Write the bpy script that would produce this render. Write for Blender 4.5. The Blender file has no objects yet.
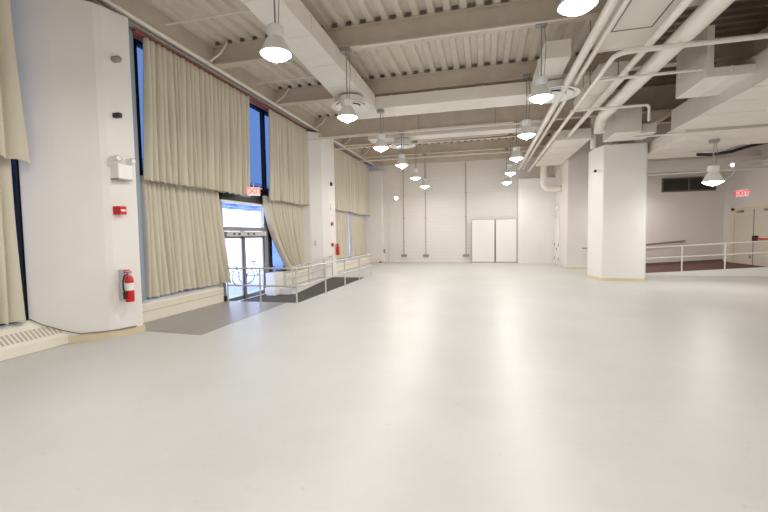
import bpy, math, random
from mathutils import Vector, Matrix
random.seed(7)
PI = math.pi
C = bpy.context.scene.collection
sc = bpy.context.scene

# ------------------------------------------------------------------ materials
def mat(name, col, rough=.6, metal=0, noise=0, nscale=4, bump=0, bscale=40, emit=None, estr=0, spec=None, coat=0):
    m = bpy.data.materials.new(name); m.use_nodes = True
    nt = m.node_tree; b = nt.nodes['Principled BSDF']
    b.inputs['Base Color'].default_value = (*col, 1)
    b.inputs['Roughness'].default_value = rough
    b.inputs['Metallic'].default_value = metal
    if spec is not None: b.inputs['Specular IOR Level'].default_value = spec
    if coat: b.inputs['Coat Weight'].default_value = coat; b.inputs['Coat Roughness'].default_value = .12
    tc = nt.nodes.new('ShaderNodeTexCoord')
    if noise:
        n = nt.nodes.new('ShaderNodeTexNoise'); n.inputs['Scale'].default_value = nscale; n.inputs['Detail'].default_value = 5
        r = nt.nodes.new('ShaderNodeValToRGB')
        r.color_ramp.elements[0].position = .3; r.color_ramp.elements[1].position = .7
        r.color_ramp.elements[0].color = (*[c * (1 - noise) for c in col], 1)
        r.color_ramp.elements[1].color = (*[min(1, c * (1 + noise * .4)) for c in col], 1)
        nt.links.new(tc.outputs['Object'], n.inputs['Vector']); nt.links.new(n.outputs['Fac'], r.inputs['Fac'])
        nt.links.new(r.outputs['Color'], b.inputs['Base Color'])
    if bump:
        n2 = nt.nodes.new('ShaderNodeTexNoise'); n2.inputs['Scale'].default_value = bscale; n2.inputs['Detail'].default_value = 4
        bp = nt.nodes.new('ShaderNodeBump'); bp.inputs['Strength'].default_value = bump; bp.inputs['Distance'].default_value = .02
        nt.links.new(tc.outputs['Object'], n2.inputs['Vector']); nt.links.new(n2.outputs['Fac'], bp.inputs['Height'])
        nt.links.new(bp.outputs['Normal'], b.inputs['Normal'])
    if emit:
        b.inputs['Emission Color'].default_value = (*emit, 1); b.inputs['Emission Strength'].default_value = estr
    return m

M = {}
M['wall'] = mat('wall_paint', (.82, .80, .775), .55, noise=.03, nscale=1.2, bump=.05)
M['wall_r'] = mat('wall_paint_warm', (.76, .715, .685), .6, noise=.03, nscale=1.2)
M['column'] = mat('column_paint', (.85, .83, .81), .45, noise=.02, nscale=1.5)
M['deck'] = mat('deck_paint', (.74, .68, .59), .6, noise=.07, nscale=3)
M['beam'] = mat('beam_paint', (.64, .565, .475), .55, noise=.1, nscale=2.5)
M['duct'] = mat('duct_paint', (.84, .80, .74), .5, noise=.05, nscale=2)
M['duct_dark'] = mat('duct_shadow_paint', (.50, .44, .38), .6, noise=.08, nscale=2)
M['pipe'] = mat('pipe_paint', (.82, .78, .72), .4)
M['dark'] = mat('dark_metal', (.02, .018, .018), .4)
M['black'] = mat('black_plastic', (.012, .012, .014), .4)
M['seam'] = mat('seam_dark', (.16, .13, .11), .8)
M['base_y'] = mat('baseboard_cream', (.72, .62, .42), .5, noise=.06)
M['heater'] = mat('heater_enamel', (.86, .82, .70), .4, noise=.02)
M['slot'] = mat('grille_slot', (.50, .46, .38), .7)
M['carpet_l'] = mat('ramp_carpet_grey', (.10, .092, .078), .95, noise=.25, nscale=30, bump=.3, bscale=200)
M['carpet_r'] = mat('ramp_carpet_maroon', (.17, .085, .075), .95, noise=.2, nscale=30, bump=.3, bscale=200)
M['white'] = mat('white_enamel', (.88, .87, .85), .35)
M['panel'] = mat('white_panel', (.88, .86, .83), .4)
M['steel'] = mat('brushed_steel', (.62, .61, .60), .32, metal=.9)
M['rail'] = mat('rail_grey_paint', (.62, .61, .59), .35, metal=.3)
M['alu'] = mat('door_aluminium', (.30, .29, .31), .35, metal=.6)
M['alu_l'] = mat('operator_aluminium', (.62, .60, .60), .35, metal=.4)
M['red'] = mat('red_enamel', (.62, .012, .015), .3)
M['redpipe'] = mat('red_conduit', (.45, .12, .07), .5)
M['galv'] = mat('galvanised', (.36, .35, .34), .4, metal=.5, noise=.1)
M['door_cream'] = mat('door_cream', (.70, .64, .54), .5)
M['frame_cream'] = mat('frame_cream', (.74, .65, .44), .5)
M['vent_dark'] = mat('vent_glass_dark', (.03, .022, .018), .3)
M['wood'] = mat('rail_wood', (.28, .19, .14), .5)
M['blueframe'] = mat('frame_blue_grey', (.30, .36, .45), .5)
M['bluedark'] = mat('outside_blue_post', (.02, .05, .16), .4)
M['concrete_out'] = mat('outside_paving', (.70, .72, .78), .8, noise=.06, nscale=3)
M['soffit_out'] = mat('outside_soffit', (.30, .42, .75), .6)
M['facade'] = mat('outside_facade', (.72, .76, .86), .7)
M['facade_glass'] = mat('outside_glass', (.35, .45, .65), .2)
M['bike'] = mat('bicycle_paint', (.10, .16, .34), .4)
M['rubber'] = mat('tyre', (.05, .06, .1), .8)
M['cable'] = mat('cable_grey', (.20, .19, .18), .6)
M['lens'] = mat('lamp_lens', (1, 1, 1), .5, emit=(1, .98, .95), estr=16)
M['lens_dim'] = mat('lamp_lens_dim', (1, 1, 1), .5, emit=(1, .95, .88), estr=2.2)
M['spot'] = mat('spot_lens', (1, 1, 1), .5, emit=(1, .9, .84), estr=12)
M['exit'] = mat('exit_face', (.95, .85, .82), .5, emit=(1, .78, .74), estr=.25)
M['exit_letter'] = mat('exit_letters', (.80, .25, .25), .5, emit=(1, .35, .33), estr=.35)
M['exit_glow'] = mat('exit_letters_bright', (.9, .05, .08), .5, emit=(1, .05, .10), estr=.75)

def refl_mat():
    m = mat('lamp_reflector', (.62, .61, .59), .35, metal=.2, emit=(1, .96, .9), estr=.07)
    return m
M['refl'] = refl_mat()

def curtain_mat(name, c):
    m = bpy.data.materials.new(name); m.use_nodes = True
    nt = m.node_tree; b = nt.nodes['Principled BSDF']; out = nt.nodes['Material Output']
    b.inputs['Base Color'].default_value = (*c, 1); b.inputs['Roughness'].default_value = .9
    b.inputs['Specular IOR Level'].default_value = .15
    b.inputs['Sheen Weight'].default_value = .2
    t = nt.nodes.new('ShaderNodeBsdfTranslucent'); t.inputs['Color'].default_value = (c[0], c[1] * .97, c[2] * .85, 1)
    mx = nt.nodes.new('ShaderNodeMixShader'); mx.inputs[0].default_value = .12
    nt.links.new(b.outputs[0], mx.inputs[1]); nt.links.new(t.outputs[0], mx.inputs[2]); nt.links.new(mx.outputs[0], out.inputs['Surface'])
    tc = nt.nodes.new('ShaderNodeTexCoord'); w = nt.nodes.new('ShaderNodeTexNoise'); w.inputs['Scale'].default_value = 90
    bp = nt.nodes.new('ShaderNodeBump'); bp.inputs['Strength'].default_value = .12; bp.inputs['Distance'].default_value = .01
    nt.links.new(tc.outputs['Object'], w.inputs['Vector']); nt.links.new(w.outputs['Fac'], bp.inputs['Height']); nt.links.new(bp.outputs['Normal'], b.inputs['Normal'])
    return m
M['curtain'] = curtain_mat('curtain_canvas', (.735, .68, .56))

def glass_mat(name, tint, gl=.06):
    m = bpy.data.materials.new(name); m.use_nodes = True
    nt = m.node_tree; nt.nodes.remove(nt.nodes['Principled BSDF']); out = nt.nodes['Material Output']
    t = nt.nodes.new('ShaderNodeBsdfTransparent'); t.inputs[0].default_value = (*tint, 1)
    g = nt.nodes.new('ShaderNodeBsdfGlossy'); g.inputs['Roughness'].default_value = .03
    mx = nt.nodes.new('ShaderNodeMixShader'); mx.inputs[0].default_value = gl
    nt.links.new(t.outputs[0], mx.inputs[1]); nt.links.new(g.outputs[0], mx.inputs[2]); nt.links.new(mx.outputs[0], out.inputs['Surface'])
    return m
M['glass'] = glass_mat('clear_glass', (.93, .95, 1.0))
M['glass_blue'] = glass_mat('blue_film_glass', (.165, .215, .315), .04)
M['glass_pale'] = glass_mat('pale_film_glass', (.33, .40, .58), .04)
M['deck_dark'] = mat('unlit_deck', (.26, .20, .155), .7, noise=.15, nscale=3)  # darker deck copy, the lack of light put into its colour

def floor_mat(name, c1, c2, rough):
    m = bpy.data.materials.new(name); m.use_nodes = True
    nt = m.node_tree; b = nt.nodes['Principled BSDF']; b.inputs['Specular IOR Level'].default_value = .42
    tc = nt.nodes.new('ShaderNodeTexCoord')
    n = nt.nodes.new('ShaderNodeTexNoise'); n.inputs['Scale'].default_value = .55; n.inputs['Detail'].default_value = 9; n.inputs['Roughness'].default_value = .62
    r = nt.nodes.new('ShaderNodeValToRGB'); r.color_ramp.elements[0].position = .32; r.color_ramp.elements[1].position = .68
    r.color_ramp.elements[0].color = (*c1, 1); r.color_ramp.elements[1].color = (*c2, 1)
    nt.links.new(tc.outputs['Object'], n.inputs['Vector']); nt.links.new(n.outputs['Fac'], r.inputs['Fac'])
    # small scuffs and specks
    v = nt.nodes.new('ShaderNodeTexNoise'); v.inputs['Scale'].default_value = 14; v.inputs['Detail'].default_value = 6
    r2 = nt.nodes.new('ShaderNodeValToRGB'); r2.color_ramp.elements[0].position = .25; r2.color_ramp.elements[1].position = .36
    r2.color_ramp.elements[0].color = (.80, .79, .76, 1); r2.color_ramp.elements[1].color = (1, 1, 1, 1)
    mx = nt.nodes.new('ShaderNodeMixRGB'); mx.blend_type = 'MULTIPLY'; mx.inputs[0].default_value = .5
    nt.links.new(tc.outputs['Object'], v.inputs['Vector']); nt.links.new(v.outputs['Fac'], r2.inputs['Fac'])
    nt.links.new(r.outputs['Color'], mx.inputs[1]); nt.links.new(r2.outputs['Color'], mx.inputs[2])
    nt.links.new(mx.outputs[0], b.inputs['Base Color'])
    mr = nt.nodes.new('ShaderNodeMapRange'); mr.inputs['To Min'].default_value = rough - .06; mr.inputs['To Max'].default_value = rough + .1
    nt.links.new(n.outputs['Fac'], mr.inputs['Value']); nt.links.new(mr.outputs[0], b.inputs['Roughness'])
    bp = nt.nodes.new('ShaderNodeBump'); bp.inputs['Strength'].default_value = .05; bp.inputs['Distance'].default_value = .01
    nt.links.new(v.outputs['Fac'], bp.inputs['Height']); nt.links.new(bp.outputs['Normal'], b.inputs['Normal'])
    return m
M['floor'] = floor_mat('epoxy_floor', (.535, .545, .53), (.61, .615, .60), .36)
M['floor_dark'] = floor_mat('stained_concrete', (.27, .26, .24), (.36, .345, .32), .34)

def block_mat():
    m = mat('painted_block', (.83, .785, .74), .5)
    nt = m.node_tree; b = nt.nodes['Principled BSDF']
    tc = nt.nodes.new('ShaderNodeTexCoord'); mp = nt.nodes.new('ShaderNodeMapping'); mp.inputs['Rotation'].default_value = (PI / 2, 0, 0)
    br = nt.nodes.new('ShaderNodeTexBrick'); br.inputs['Scale'].default_value = 1; br.inputs['Brick Width'].default_value = .4; br.inputs['Row Height'].default_value = .2
    br.inputs['Mortar Size'].default_value = .008; br.inputs['Mortar Smooth'].default_value = .3
    br.inputs['Color1'].default_value = (.83, .80, .77, 1); br.inputs['Color2'].default_value = (.82, .79, .76, 1); br.inputs['Mortar'].default_value = (.76, .725, .685, 1)
    bp = nt.nodes.new('ShaderNodeBump'); bp.inputs['Strength'].default_value = .3; bp.inputs['Distance'].default_value = .01; bp.invert = True
    nt.links.new(tc.outputs['Object'], mp.inputs['Vector']); nt.links.new(mp.outputs[0], br.inputs['Vector'])
    nt.links.new(br.outputs['Color'], b.inputs['Base Color']); nt.links.new(br.outputs['Fac'], bp.inputs['Height']); nt.links.new(bp.outputs['Normal'], b.inputs['Normal'])
    return m
M['block'] = block_mat()

# ------------------------------------------------------------------ mesh helpers
class MB:
    def __init__(s): s.v = []; s.f = []
    def add(s, vs, fs):
        n = len(s.v); s.v += [tuple(v) for v in vs]; s.f += [tuple(i + n for i in f) for f in fs]; return s
    def box(s, x0, x1, y0, y1, z0, z1):
        return s.add([(x0, y0, z0), (x1, y0, z0), (x1, y1, z0), (x0, y1, z0), (x0, y0, z1), (x1, y0, z1), (x1, y1, z1), (x0, y1, z1)],
                     [(0, 3, 2, 1), (4, 5, 6, 7), (0, 1, 5, 4), (1, 2, 6, 5), (2, 3, 7, 6), (3, 0, 4, 7)])
    def prism(s, pts, z0, z1):                 # pts counter-clockwise seen from above
        n = len(pts)
        vs = [(x, y, z0) for x, y in pts] + [(x, y, z1) for x, y in pts]
        return s.add(vs, [tuple(range(n - 1, -1, -1)), tuple(range(n, 2 * n))] + [(i, (i + 1) % n, n + (i + 1) % n, n + i) for i in range(n)])
    def profile_y(s, pts, y0, y1):             # (x,z) profile swept along Y
        n = len(pts)
        vs = [(x, y0, z) for x, z in pts] + [(x, y1, z) for x, z in pts]
        return s.add(vs, [tuple(range(n)), tuple(range(2 * n - 1, n - 1, -1))] + [(i, n + i, n + (i + 1) % n, (i + 1) % n) for i in range(n)])
    def profile_x(s, pts, x0, x1):             # (y,z) profile swept along X
        n = len(pts)
        vs = [(x0, y, z) for y, z in pts] + [(x1, y, z) for y, z in pts]
        return s.add(vs, [tuple(range(n)), tuple(range(2 * n - 1, n - 1, -1))] + [(i, n + i, n + (i + 1) % n, (i + 1) % n) for i in range(n)])
    def tube(s, pts, r, n=10, cap=True):
        pts = [Vector(p) for p in pts]; rings = []; up = None
        for i, p in enumerate(pts):
            if i == 0: d = pts[1] - p
            elif i == len(pts) - 1: d = p - pts[i - 1]
            else: d = (pts[i + 1] - p).normalized() + (p - pts[i - 1]).normalized()
            d.normalize()
            if up is None: up = Vector((0, 0, 1)) if abs(d.z) < .9 else Vector((1, 0, 0))
            a = d.cross(up).normalized(); b = a.cross(d).normalized(); up = b
            rr = r[i] if isinstance(r, (list, tuple)) else r
            rings.append([p + a * math.cos(2 * PI * k / n) * rr + b * math.sin(2 * PI * k / n) * rr for k in range(n)])
        vs = [v for g in rings for v in g]; fs = []
        for i in range(len(rings) - 1):
            for k in range(n):
                fs.append((i * n + k, i * n + (k + 1) % n, (i + 1) * n + (k + 1) % n, (i + 1) * n + k))
        if cap: fs += [tuple(range(n - 1, -1, -1)), tuple(range((len(rings) - 1) * n, len(rings) * n))]
        return s.add(vs, fs)
    def lathe(s, prof, c=(0, 0, 0), n=32, axis='z', cap=False):  # prof: (radius, height)
        vs = []; fs = []
        for r, h in prof:
            for k in range(n):
                a = 2 * PI * k / n
                x, y = r * math.cos(a), r * math.sin(a)
                if axis == 'z': vs.append((c[0] + x, c[1] + y, c[2] + h))
                elif axis == 'x': vs.append((c[0] + h, c[1] + x, c[2] + y))
                else: vs.append((c[0] + x, c[1] + h, c[2] + y))
        for i in range(len(prof) - 1):
            for k in range(n): fs.append((i * n + k, i * n + (k + 1) % n, (i + 1) * n + (k + 1) % n, (i + 1) * n + k))
        if cap: fs += [tuple(range(n - 1, -1, -1)), tuple(range((len(prof) - 1) * n, len(prof) * n))]
        return s.add(vs, fs)
    def build(s, name, m, parent=None, smooth=False, bevel=0, recalc=True):
        me = bpy.data.meshes.new(name); me.from_pydata(s.v, [], s.f)
        if recalc:
            import bmesh
            bm = bmesh.new(); bm.from_mesh(me); bmesh.ops.recalc_face_normals(bm, faces=bm.faces); bm.to_mesh(me); bm.free()
        me.materials.append(m)
        o = bpy.data.objects.new(name, me); C.objects.link(o)
        if parent is not None:
            o.parent = parent
            me.transform(Matrix.Translation(-parent_world(parent)))
        if smooth:
            for p in me.polygons: p.use_smooth = True
            try: me.set_sharp_from_angle(angle=math.radians(40))
            except Exception: pass
        if bevel:
            b = o.modifiers.new('bevel', 'BEVEL'); b.width = bevel; b.segments = 2; b.limit_method = 'ANGLE'
        return o

def parent_world(p):
    v = Vector((0, 0, 0))
    while p is not None: v = v + p.location; p = p.parent
    return v
def tag(o, label, cat, group=None):
    o['label'] = label; o['category'] = cat
    if group: o['group'] = group
    return o
def thing(name, label, cat, loc, group=None):
    o = bpy.data.objects.new(name, None); o.empty_display_size = .1; C.objects.link(o); o.location = loc
    return tag(o, label, cat, group)
def struct(o, label, cat):
    o['kind'] = 'structure'; o['label'] = label; o['category'] = cat
    return o
def dup(root, loc, label=None, group=None):
    r = root.copy(); C.objects.link(r); r.location = loc
    if label: r['label'] = label
    if group: r['group'] = group
    for ch in list(root.children):
        c = ch.copy(); C.objects.link(c); c.parent = r
        for g in ch.children:
            d = g.copy(); C.objects.link(d); d.parent = c
    return r
def arc(cx, cy, r, a0, a1, n, z=None, plane='xy', o=0):
    out = []
    for i in range(n + 1):
        a = math.radians(a0 + (a1 - a0) * i / n); u, v = cx + r * math.cos(a), cy + r * math.sin(a)
        out.append({'xy': (u, v, o), 'xz': (u, o, v), 'yz': (o, u, v)}[plane])
    return out

ZC = 6.30            # underside of the steel deck
XL, XR, YB, YN = -6.95, 9.9, 23.6, -6.0

# ------------------------------------------------------------------ floor, ramps
b = MB()
for x0, x1, y0, y1 in [(XL, XR, YN, 9.2), (-4.55, XR, 9.2, 15.1), (-4.55 - 2.4, -5.95, 11.8, 15.1), (XL, XR, 15.1, 16.8), (XL, 5.2, 16.8, YB), (5.2, 9.9, 20.0, YB)]:
    b.add([(x0, y0, 0), (x1, y0, 0), (x1, y1, 0), (x0, y1, 0)], [(0, 1, 2, 3)])
b.box(XL, XR, YN, YB, -.9, -.5)
struct(b.build('floor', M['floor'], recalc=False), 'pale grey glossy painted floor filling the whole hall', 'floor')
b = MB().prism([(-6.62, 6.5), (-6.05, 5.97), (-4.76, 5.88), (-4.86, 9.18), (-6.62, 9.18)], .0, .004)
struct(b.build('floor_patch', M['floor_dark']), 'dark stained concrete patch in front of the street door', 'floor')
b = MB()
b.add([(-6.95, 9.2, -.2), (-4.55, 9.2, -.2), (-4.55, 11.8, -.2), (-6.95, 11.8, -.2), (-5.95, 11.8, -.2), (-4.55, 15.1, 0), (-5.95, 15.1, 0)],
      [(0, 1, 2, 3), (4, 2, 5, 6)])
struct(b.build('ramp_sunken', M['carpet_l'], recalc=False), 'dark grey sunken ramp going down to the street door', 'ramp')
b = MB()
b.box(-4.55, -4.40, 9.2, 15.1, -.5, -.002); b.box(-6.95, -4.55, 9.05, 9.2, -.5, -.002); b.box(-6.10, -5.95, 11.8, 15.1, -.5, .0); b.box(-6.95, -6.10, 11.7, 11.8, -.5, 0)
struct(b.build('trim_1', M['white']), 'white curb sides around the sunken ramp', 'curb')
# raised ramp on the right
b = MB().add([(5.2, 16.85, .01), (9.9, 16.85, .31), (9.9, 20, .31), (5.2, 20, .01)], [(0, 1, 2, 3)])
struct(b.build('ramp_raised', M['carpet_r'], recalc=False), 'maroon carpeted ramp rising to the double doors behind white railing', 'ramp')
b = MB().add([(5.2, 16.74, 0), (9.9, 16.74, 0), (9.9, 16.74, .34), (5.2, 16.74, .03), (5.2, 16.87, 0), (9.9, 16.87, 0), (9.9, 16.87, .34), (5.2, 16.87, .03)],
             [(0, 1, 2, 3), (3, 2, 6, 7), (4, 7, 6, 5), (0, 4, 5, 1), (0, 3, 7, 4), (1, 5, 6, 2)])
struct(b.build('trim_2', M['white']), 'white curb along the front of the raised carpeted ramp', 'curb')
b = MB().profile_x([(19.95, .3), (19.99, .3), (19.99, .42), (19.95, .42)], 5.3, 9.88)
b = MB().add([(5.3, 19.96, .02), (9.88, 19.96, .31), (9.88, 19.96, .40), (5.3, 19.96, .11), (5.3, 20, .02), (9.88, 20, .31), (9.88, 20, .40), (5.3, 20, .11)],
             [(0, 1, 2, 3), (3, 2, 6, 7)])
struct(b.build('baseboard_ramp', M['seam']), 'dark baseboard along the wall behind the carpeted ramp', 'baseboard')

# ------------------------------------------------------------------ walls
b = MB().box(XL - .3, XR + .3, YB, YB + .3, -.4, 6.7)
struct(b.build('wall_back', M['block']), 'white painted block wall at the far end of the hall', 'wall')
b = MB().box(XR, XR + .3, YN, YB, -.4, 6.7)
struct(b.build('wall_right', M['wall_r']), 'greyish white right side wall with the double doors', 'wall')
b = MB().box(XL - .3, XR + .3, YN - .3, YN, -.4, 6.7)
struct(b.build('wall_front', M['wall']), 'white wall closing the hall behind the viewer', 'wall')
b = MB().box(5.2, XR, 20.0, 20.25, 0, 6.5)
struct(b.build('wall_ramp_back', M['wall_r']), 'warm white wall behind the carpeted ramp with high dark vent window', 'wall')
b = MB().box(1.82, 3.65, 22.6, YB - .01, 0, 4.52)
struct(b.build('wall_stub', M['wall']), 'white wall enclosure right of the two leaning panels', 'wall')
b = MB().box(3.65, 5.25, 19.4, YB - .01, 0, 6.4)
struct(b.build('wall_block', M['wall_r'], bevel=.02), 'square wall projection behind the white column', 'wall')
# left wall: sill strips, spandrel, solid parts
b = MB()
b.box(XL - .3, XL, YN, 1.0, -.4, 6.7)
for y0, y1 in [(1.0, 9.55), (11.95, YB)]: b.box(XL - .3, XL, y0, y1, -.4, .42)
b.box(XL - .3, XL, 1.0, YB, 5.82, 6.7)
for y0, y1 in [(4.75, 6.54), (14.6, 17.2), (23.2, YB)]: b.box(XL - .3, XL, y0, y1, .42, 5.82)
struct(b.build('wall_left', M['wall']), 'left wall around the tall curtained windows', 'wall')
# girder along left wall, under the deck
b = MB().profile_y([(-6.94, 5.84), (-6.36, 5.84), (-6.36, 6.29), (-6.94, 6.29)], 1.0, YB - .02)
struct(b.build('beam_left', M['beam']), 'tan steel girder running above the curtains', 'beam')
struct(MB().box(-6.94, -6.72, 6.2, 6.72, 0.42, 5.82).build('trim_5', M['blueframe']), 'narrow grey blue window jamb beside the near column', 'trim')
# windows
def window(i, y0, y1, z0, z1, mul, film, label):
    f = MB()
    f.box(XL - .14, XL - .02, y0, y1, z0, z0 + .07); f.box(XL - .14, XL - .02, y0, y1, z1 - .07, z1)
    for y in [y0 + .045, y1 - .045] + mul: f.box(XL - .14, XL - .015, y - .05, y + .05, z0 + .07, z1 - .07)
    fr = struct(f.build('window_%d' % i, M['black']), label, 'window')
    g = MB().box(XL - .09, XL - .08, y0 + .04, y1 - .04, z0 + .05, z1 - .05).build('pane', film, fr)
    return fr
window(1, 1.0, 4.76, .42, 5.82, [2.3], M['glass_blue'], 'tall blue window behind the nearest curtain at the left edge')
window(2, 6.55, 9.56, .42, 3.06, [7.0, 8.2], M['glass_pale'], 'blue lower window behind the wide curtain beside the street door')
window(3, 6.55, 14.58, 3.06, 5.82, [7.0, 9.3, 12.0], M['glass_blue'], 'blue upper window showing in the gap between two curtains')
window(4, 12.0, 14.58, .42, 3.06, [13.3], M['glass_pale'], 'lower window behind the swept curtain right of the street door')
window(5, 17.22, 23.18, .42, 5.82, [19.2, 21.1], M['glass_pale'], 'farthest window behind the far curtains')

# black transom band above the street door and the door itself
b = MB().box(XL - .16, XL + .02, 9.56, 11.98, 2.72, 3.12)
o = struct(b.build('trim_3', M['black']), 'black band above the street door', 'trim')
b = MB().box(XL - .04, XL + .03, 9.56, 11.98, 2.66, 2.72)
struct(b.build('trim_4', M['white']), 'thin white strip under the black band', 'trim')
d = MB(); d.box(XL - .12, XL, 9.56, 9.66, -.2, 2.66); d.box(XL - .12, XL, 11.78, 11.98, -.2, 2.66); d.box(XL - .12, XL + .01, 9.66, 11.78, 1.86, 1.98)
d.box(XL - .12, XL, 10.6, 10.68, -.2, 1.86)
door = struct(d.build('door_1', M['alu']), 'glass street door with a clear transom between the curtains', 'door')
MB().box(XL - .01, XL + .10, 9.68, 11.74, 1.70, 1.85).build('operator_box', M['alu_l'], door, bevel=.01)
q = MB()
for y in (10.0, 10.25, 10.7, 11.0): q.box(XL + .101, XL + .107, y - .05, y + .05, 1.745, 1.80)
q.build('sensor', M['black'], door)
def leaf(y0, y1):
    f = MB(); f.box(XL - .08, XL - .03, y0, y0 + .06, -.18, 1.70); f.box(XL - .08, XL - .03, y1 - .06, y1, -.18, 1.70)
    f.box(XL - .08, XL - .03, y0, y1, -.18, -.06); f.box(XL - .08, XL - .03, y0, y1, 1.64, 1.85)
    l = f.build('leaf', M['alu'], door); MB().box(XL - .06, XL - .05, y0 + .05, y1 - .05, -.07, 1.65).build('pane', M['glass'], l)
    MB().tube([(XL - .03, y1 - .03, .75), (XL + .03, y1 - .03, .75), (XL + .03, y1 - .03, 1.05), (XL - .03, y1 - .03, 1.05)], .012, 8).build('handle', M['steel'], l)
leaf(9.67, 10.6); leaf(10.68, 11.77)
MB().box(XL - .07, XL - .06, 9.66, 11.78, 1.98, 2.66).build('transom_pane', M['glass'], door)

# ------------------------------------------------------------------ columns
def column(name, pts, z1, label, base=None, m='column'):
    c = struct(MB().prism(pts, 0, z1).build(name, M[m], bevel=.03), label, 'column')
    return c
col1 = [(-6.94, 4.68), (-6.60, 5.0), (-6.21, 5.43), (-6.16, 5.53), (-6.04, 5.97), (-6.62, 6.12), (-6.94, 6.14)]
column('column', col1, 5.58, 'broad white painted column nearest the viewer, carrying the fire extinguisher')
bb = [(-6.60, 4.985), (-6.195, 5.42), (-6.145, 5.52), (-6.022, 5.985), (-6.6, 6.135), (-6.7, 6.1), (-6.5, 5.4)]
struct(MB().prism(bb, .0, .115).build('baseboard_column', M['base_y']), 'cream baseboard around the nearest left column', 'baseboard')
col2 = [(-6.94, 14.42), (-6.55, 14.52), (-6.2, 14.9), (-6.05, 15.3), (-6.05, 15.95), (-6.5, 16.5), (-6.94, 16.7)]
column('column', col2, 5.72, 'white column between the two far sets of curtains')
column('column', [(-6.94, 23.05), (-5.78, 23.05), (-5.78, 23.59), (-6.94, 23.59)], 5.45, 'white corner pilaster where left curtains meet the far wall')
col4 = [(3.74, 15.7), (3.90, 14.9), (5.18, 14.9), (5.28, 15.1), (5.28, 16.1), (3.74, 16.2)]
column('column', col4, 4.56, 'large freestanding white column on the right with chamfered edge')
cb = [(3.72, 15.7), (3.89, 14.88), (5.195, 14.88), (5.295, 15.09), (5.295, 16.12), (3.72, 16.22)]
struct(MB().prism(cb, 0, .09).build('baseboard_white_column', M['base_y']), 'cream baseboard of the freestanding white column', 'baseboard')
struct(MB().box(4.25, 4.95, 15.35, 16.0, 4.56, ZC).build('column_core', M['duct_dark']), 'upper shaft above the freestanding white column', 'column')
struct(MB().box(3.63, 5.27, 19.38, 19.40, 0, .09).build('baseboard_right', M['base_y']), 'cream baseboard of the wall projection behind the white column', 'baseboard')
struct(MB().box(-5.78, 1.82, 23.57, 23.60, 0, .07).build('baseboard_back', M['duct']), 'low baseboard along the far wall', 'baseboard')

# ------------------------------------------------------------------ ceiling
b = MB(); prof = []
x = XL - .1; p = .33; h = .09
while x < 3.7:
    prof += [(x, ZC), (x + .13, ZC), (x + .165, ZC + h), (x + .295, ZC + h)]
    x += p
n = len(prof)
vs = [(a, YN, z) for a, z in prof] + [(a, YB + .1, z) for a, z in prof]
b.add(vs, [(i, i + 1, n + i + 1, n + i) for i in range(n - 1)])
b.box(XL - .3, XR + .3, YN - .3, YB + .3, ZC + h + .02, ZC + .4)
struct(b.build('ceiling', M['deck'], recalc=False), 'tan painted corrugated steel roof deck', 'ceiling')
beams = [(-3.8, .46), (-.7, .46), (2.4, .46), (5.55, .46), (8.75, .46), (11.8, .46), (14.95, .78), (18.0, .46), (21.0, .46), (23.45, .5)]
order = ['behind the viewer', 'behind the viewer', 'overhead', 'above the nearest lamps', 'above the second pair of lamps',
         'directly above the cross duct', 'deepest one at mid hall', 'fifth lamp pair hang from it', 'last one before the far wall', 'against the far wall']
BO = []
for (y, dp), t in zip(beams, order):
    z0 = ZC - dp; z1 = ZC - .003
    f = .12; w = .02
    pr = [(y - f, z0), (y + f, z0), (y + f, z0 + .03), (y + w, z0 + .05), (y + w, z1 - .03), (y + f, z1 - .02), (y + f, z1), (y - f, z1), (y - f, z1 - .02), (y - w, z1 - .03), (y - w, z0 + .05), (y - f, z0 + .03)]
    if y > 23: pr = [(y - .1, z0), (y + .14, z0), (y + .14, z1), (y - .1, z1)]
    BO.append(struct(MB().profile_x(pr, -6.355, XR).build('beam_ceiling', M['beam']), 'tan steel cross beam ' + t, 'beam'))
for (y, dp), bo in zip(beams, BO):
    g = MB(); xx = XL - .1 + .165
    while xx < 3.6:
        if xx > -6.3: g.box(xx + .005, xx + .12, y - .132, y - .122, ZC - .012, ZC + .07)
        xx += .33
    g.build('flute_shade', M['seam'], bo)  # dark boxes standing in for the shade inside the deck flutes
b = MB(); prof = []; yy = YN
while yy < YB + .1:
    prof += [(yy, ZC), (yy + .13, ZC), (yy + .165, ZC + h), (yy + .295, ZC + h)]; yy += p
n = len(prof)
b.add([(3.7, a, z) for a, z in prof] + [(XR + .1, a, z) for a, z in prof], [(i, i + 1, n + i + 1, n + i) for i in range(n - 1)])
struct(b.build('ceiling_right', M['deck_dark'], recalc=False), 'corrugated deck above the right hand ducts, coloured dark as unlit', 'ceiling')
struct(MB().profile_x([(17.75, 3.95), (18.1, 3.95), (18.1, 4.35), (17.75, 4.35)], 5.3, XR).build('beam_ceiling', M['duct']), 'low lit cross beam in front of the high vent window', 'beam')
# framing beam between bays 1 and 2 in depth direction, right part
struct(MB().box(6.3, 6.5, YN, 20, 5.75, ZC - .005).build('beam_ceiling', M['beam']), 'lengthwise tan beam above the right hand ducts', 'beam')

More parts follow.
